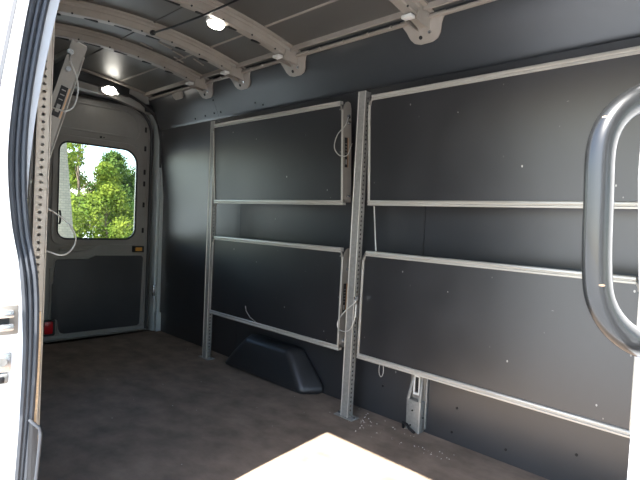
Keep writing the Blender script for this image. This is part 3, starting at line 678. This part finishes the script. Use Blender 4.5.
for e in (-1, 1):
    obj('end_cap', MB().box(min(e*0.062, e*0.074), max(e*0.062, e*0.074), -0.020, 0.006, -0.03, 0.03), 'lamp_body', obj_l, bevel=0.004)
obj('bracket', MB().box(-0.012, 0.012, -0.03, 0.03, 0.012, 0.024), 'lamp_body', bpy.data.objects['ceiling_lamp'])
cc = empty('roof_cord', (1.275, 2.585, 1.98)); setp(cc, 'thin black cord with knob strung under the roof bows', 'cord')
obj('cord', MB().tube([(0,0,0),(0.012,-0.22,-0.012),(0.026,-0.45,-0.014),(0.040,-0.70,-0.006),(0.060,-1.0,0.012)], 0.0052, 8), 'black_rubber', cc, smooth=True)
obj('knob', MB().tube([(0,0.010,0.002),(0,0.004,0.002),(0,-0.012,0.0),(0,-0.018,0.0)], [0.008,0.014,0.014,0.007], 10), 'black_rubber', cc, smooth=True)

# ------------------------------------------------------------------ chips of debris on the floor
db = MB()
for i in range(80):
    q = random.random()
    if q < 0.45: x, y = random.uniform(1.90,2.08), random.uniform(1.05,1.62)
    elif q < 0.75: x, y = random.gauss(1.95,0.05), random.gauss(1.55,0.12)
    else: x, y = random.uniform(0.9,2.0), random.uniform(1.5,3.6)
    if x > 2.085: continue
    s = random.uniform(0.0012,0.0035); a = random.uniform(0,6.3)
    c, n_ = math.cos(a)*s, math.sin(a)*s
    db.hexa([(x+c,y+n_,0.0005),(x-n_,y+c,0.0005),(x-c,y-n_,0.0005),(x+n_,y-c,0.0005)], [(x+c*.6,y+n_*.6,s),(x-n_*.6,y+c*.6,s*.8),(x-c*.6,y-n_*.6,s),(x+n_*.6,y-c*.6,s*.7)])
dbo = obj('floor_debris', db, 'debris'); setp(dbo, 'scattered pale chips of debris on the dark floor', 'debris', kind='stuff')

# ------------------------------------------------------------------ outside: trees and masonry pillar seen through the rear window
def tree(x, y, h, rx, zbase, m, label, n=5200, leaf=0.16, seed=1, ncl=26):
    rnd = random.Random(seed)
    t = empty('tree', (x, y, -0.72)); setp(t, label, 'tree', 'trees behind the van')
    tr = MB().tube([(0,0,0),(0.06,0.02,h*0.3),(-0.05,0.05,h*0.6),(0.04,0,h*0.9)], [h*0.014,h*0.011,h*0.008,h*0.003], 8)
    obj('trunk', tr, 'bark', t, smooth=True)
    br = MB(); cl = []
    for i in range(ncl):
        a = rnd.uniform(0, 6.283); zz = zbase + (h-zbase)*rnd.random()**0.85
        k = math.sin(math.pi*min(1, max(0.08, (zz-zbase)/(h-zbase)))*0.92+0.12)
        rr = rx*abs(k)*rnd.uniform(0.25, 0.95)
        c = Vector((math.cos(a)*rr, math.sin(a)*rr, zz)); cl.append((c, rnd.uniform(0.26,0.46)*rx*0.85))
        br.tube([(0,0,max(0.2, zz*0.72)), (c.x*0.5, c.y*0.5, zz*0.88), tuple(c)], [h*0.005,h*0.003,h*0.0015], 5)
    obj('branches', br, 'bark', t)
    lf = MB()
    for i in range(n):
        c, r = cl[i % ncl]
        d = Vector((rnd.gauss(0,1), rnd.gauss(0,1), rnd.gauss(0,1))).normalized()
        p = c + d*(r*rnd.uniform(0.45,1.05)); p.z = max(0.05, p.z)
        nx = Vector((rnd.gauss(0,1), rnd.gauss(0,1), rnd.gauss(0,1))).normalized()
        ny = (nx.cross(d+Vector((0.01,0.02,0.3)))).normalized(); s = leaf*rnd.uniform(0.6,1.3)
        lf.add([p-nx*s, p+ny*s*0.55, p+nx*s, p-ny*s*0.55], [(0,1,2,3)])
    me = bpy.data.meshes.new('foliage'); me.from_pydata(lf.v, [], lf.f); me.materials.append(M[m])
    o = bpy.data.objects.new('foliage', me); COL.objects.link(o); o.parent = t; o['kind'] = 'stuff'
    return t
tree(9.6, 27.0, 6.9, 2.2, 0.2, 'leaf_a', 'tall yellow-green tree at the left of the rear window', seed=3, leaf=0.10, n=9000)
tree(13.9, 33.0, 5.3, 2.0, 0.3, 'leaf_b', 'loose mid-green tree in the middle of the rear window', seed=5, leaf=0.10, n=9000)
tree(17.6, 38.0, 5.0, 2.3, 0.2, 'leaf_c', 'lower deep-green tree at the right of the rear window', seed=8, leaf=0.10, n=9000)
tree(8.4, 20.5, 2.5, 1.5, 0.0, 'leaf_a', 'low yellow-green tree in front of the others', seed=11, n=6500, leaf=0.07)
tree(11.2, 24.4, 2.2, 1.5, 0.0, 'leaf_c', 'low dark bushy tree at the lower edge of the window', seed=13, n=6500, leaf=0.07)
tree(15.4, 47.0, 5.6, 2.6, 0.2, 'leaf_b', 'distant grey-green tree showing between the two tall trees', seed=17, leaf=0.15, n=9000)
tree(20.5, 50.0, 5.0, 2.6, 0.2, 'leaf_c', 'distant dark tree low behind the right-hand tree', seed=19, leaf=0.15, n=9000)
bp_ = MB().loft([[(x0,-0.35,z),(x1,-0.35,z),(x1,0.35,z),(x0,0.35,z)] for z, x0, x1 in ((0.0,-0.70,0.70),(1.06,-0.59,0.59),(3.30,-0.37,0.37),(5.0,-0.20,0.20))])
pw = obj('masonry_pillar', bp_, 'block', bevel=0.02); pw.location = (3.95, 13.35, -0.72)
setp(pw, 'tapered pale block pillar at the left edge of the rear window', 'pillar')
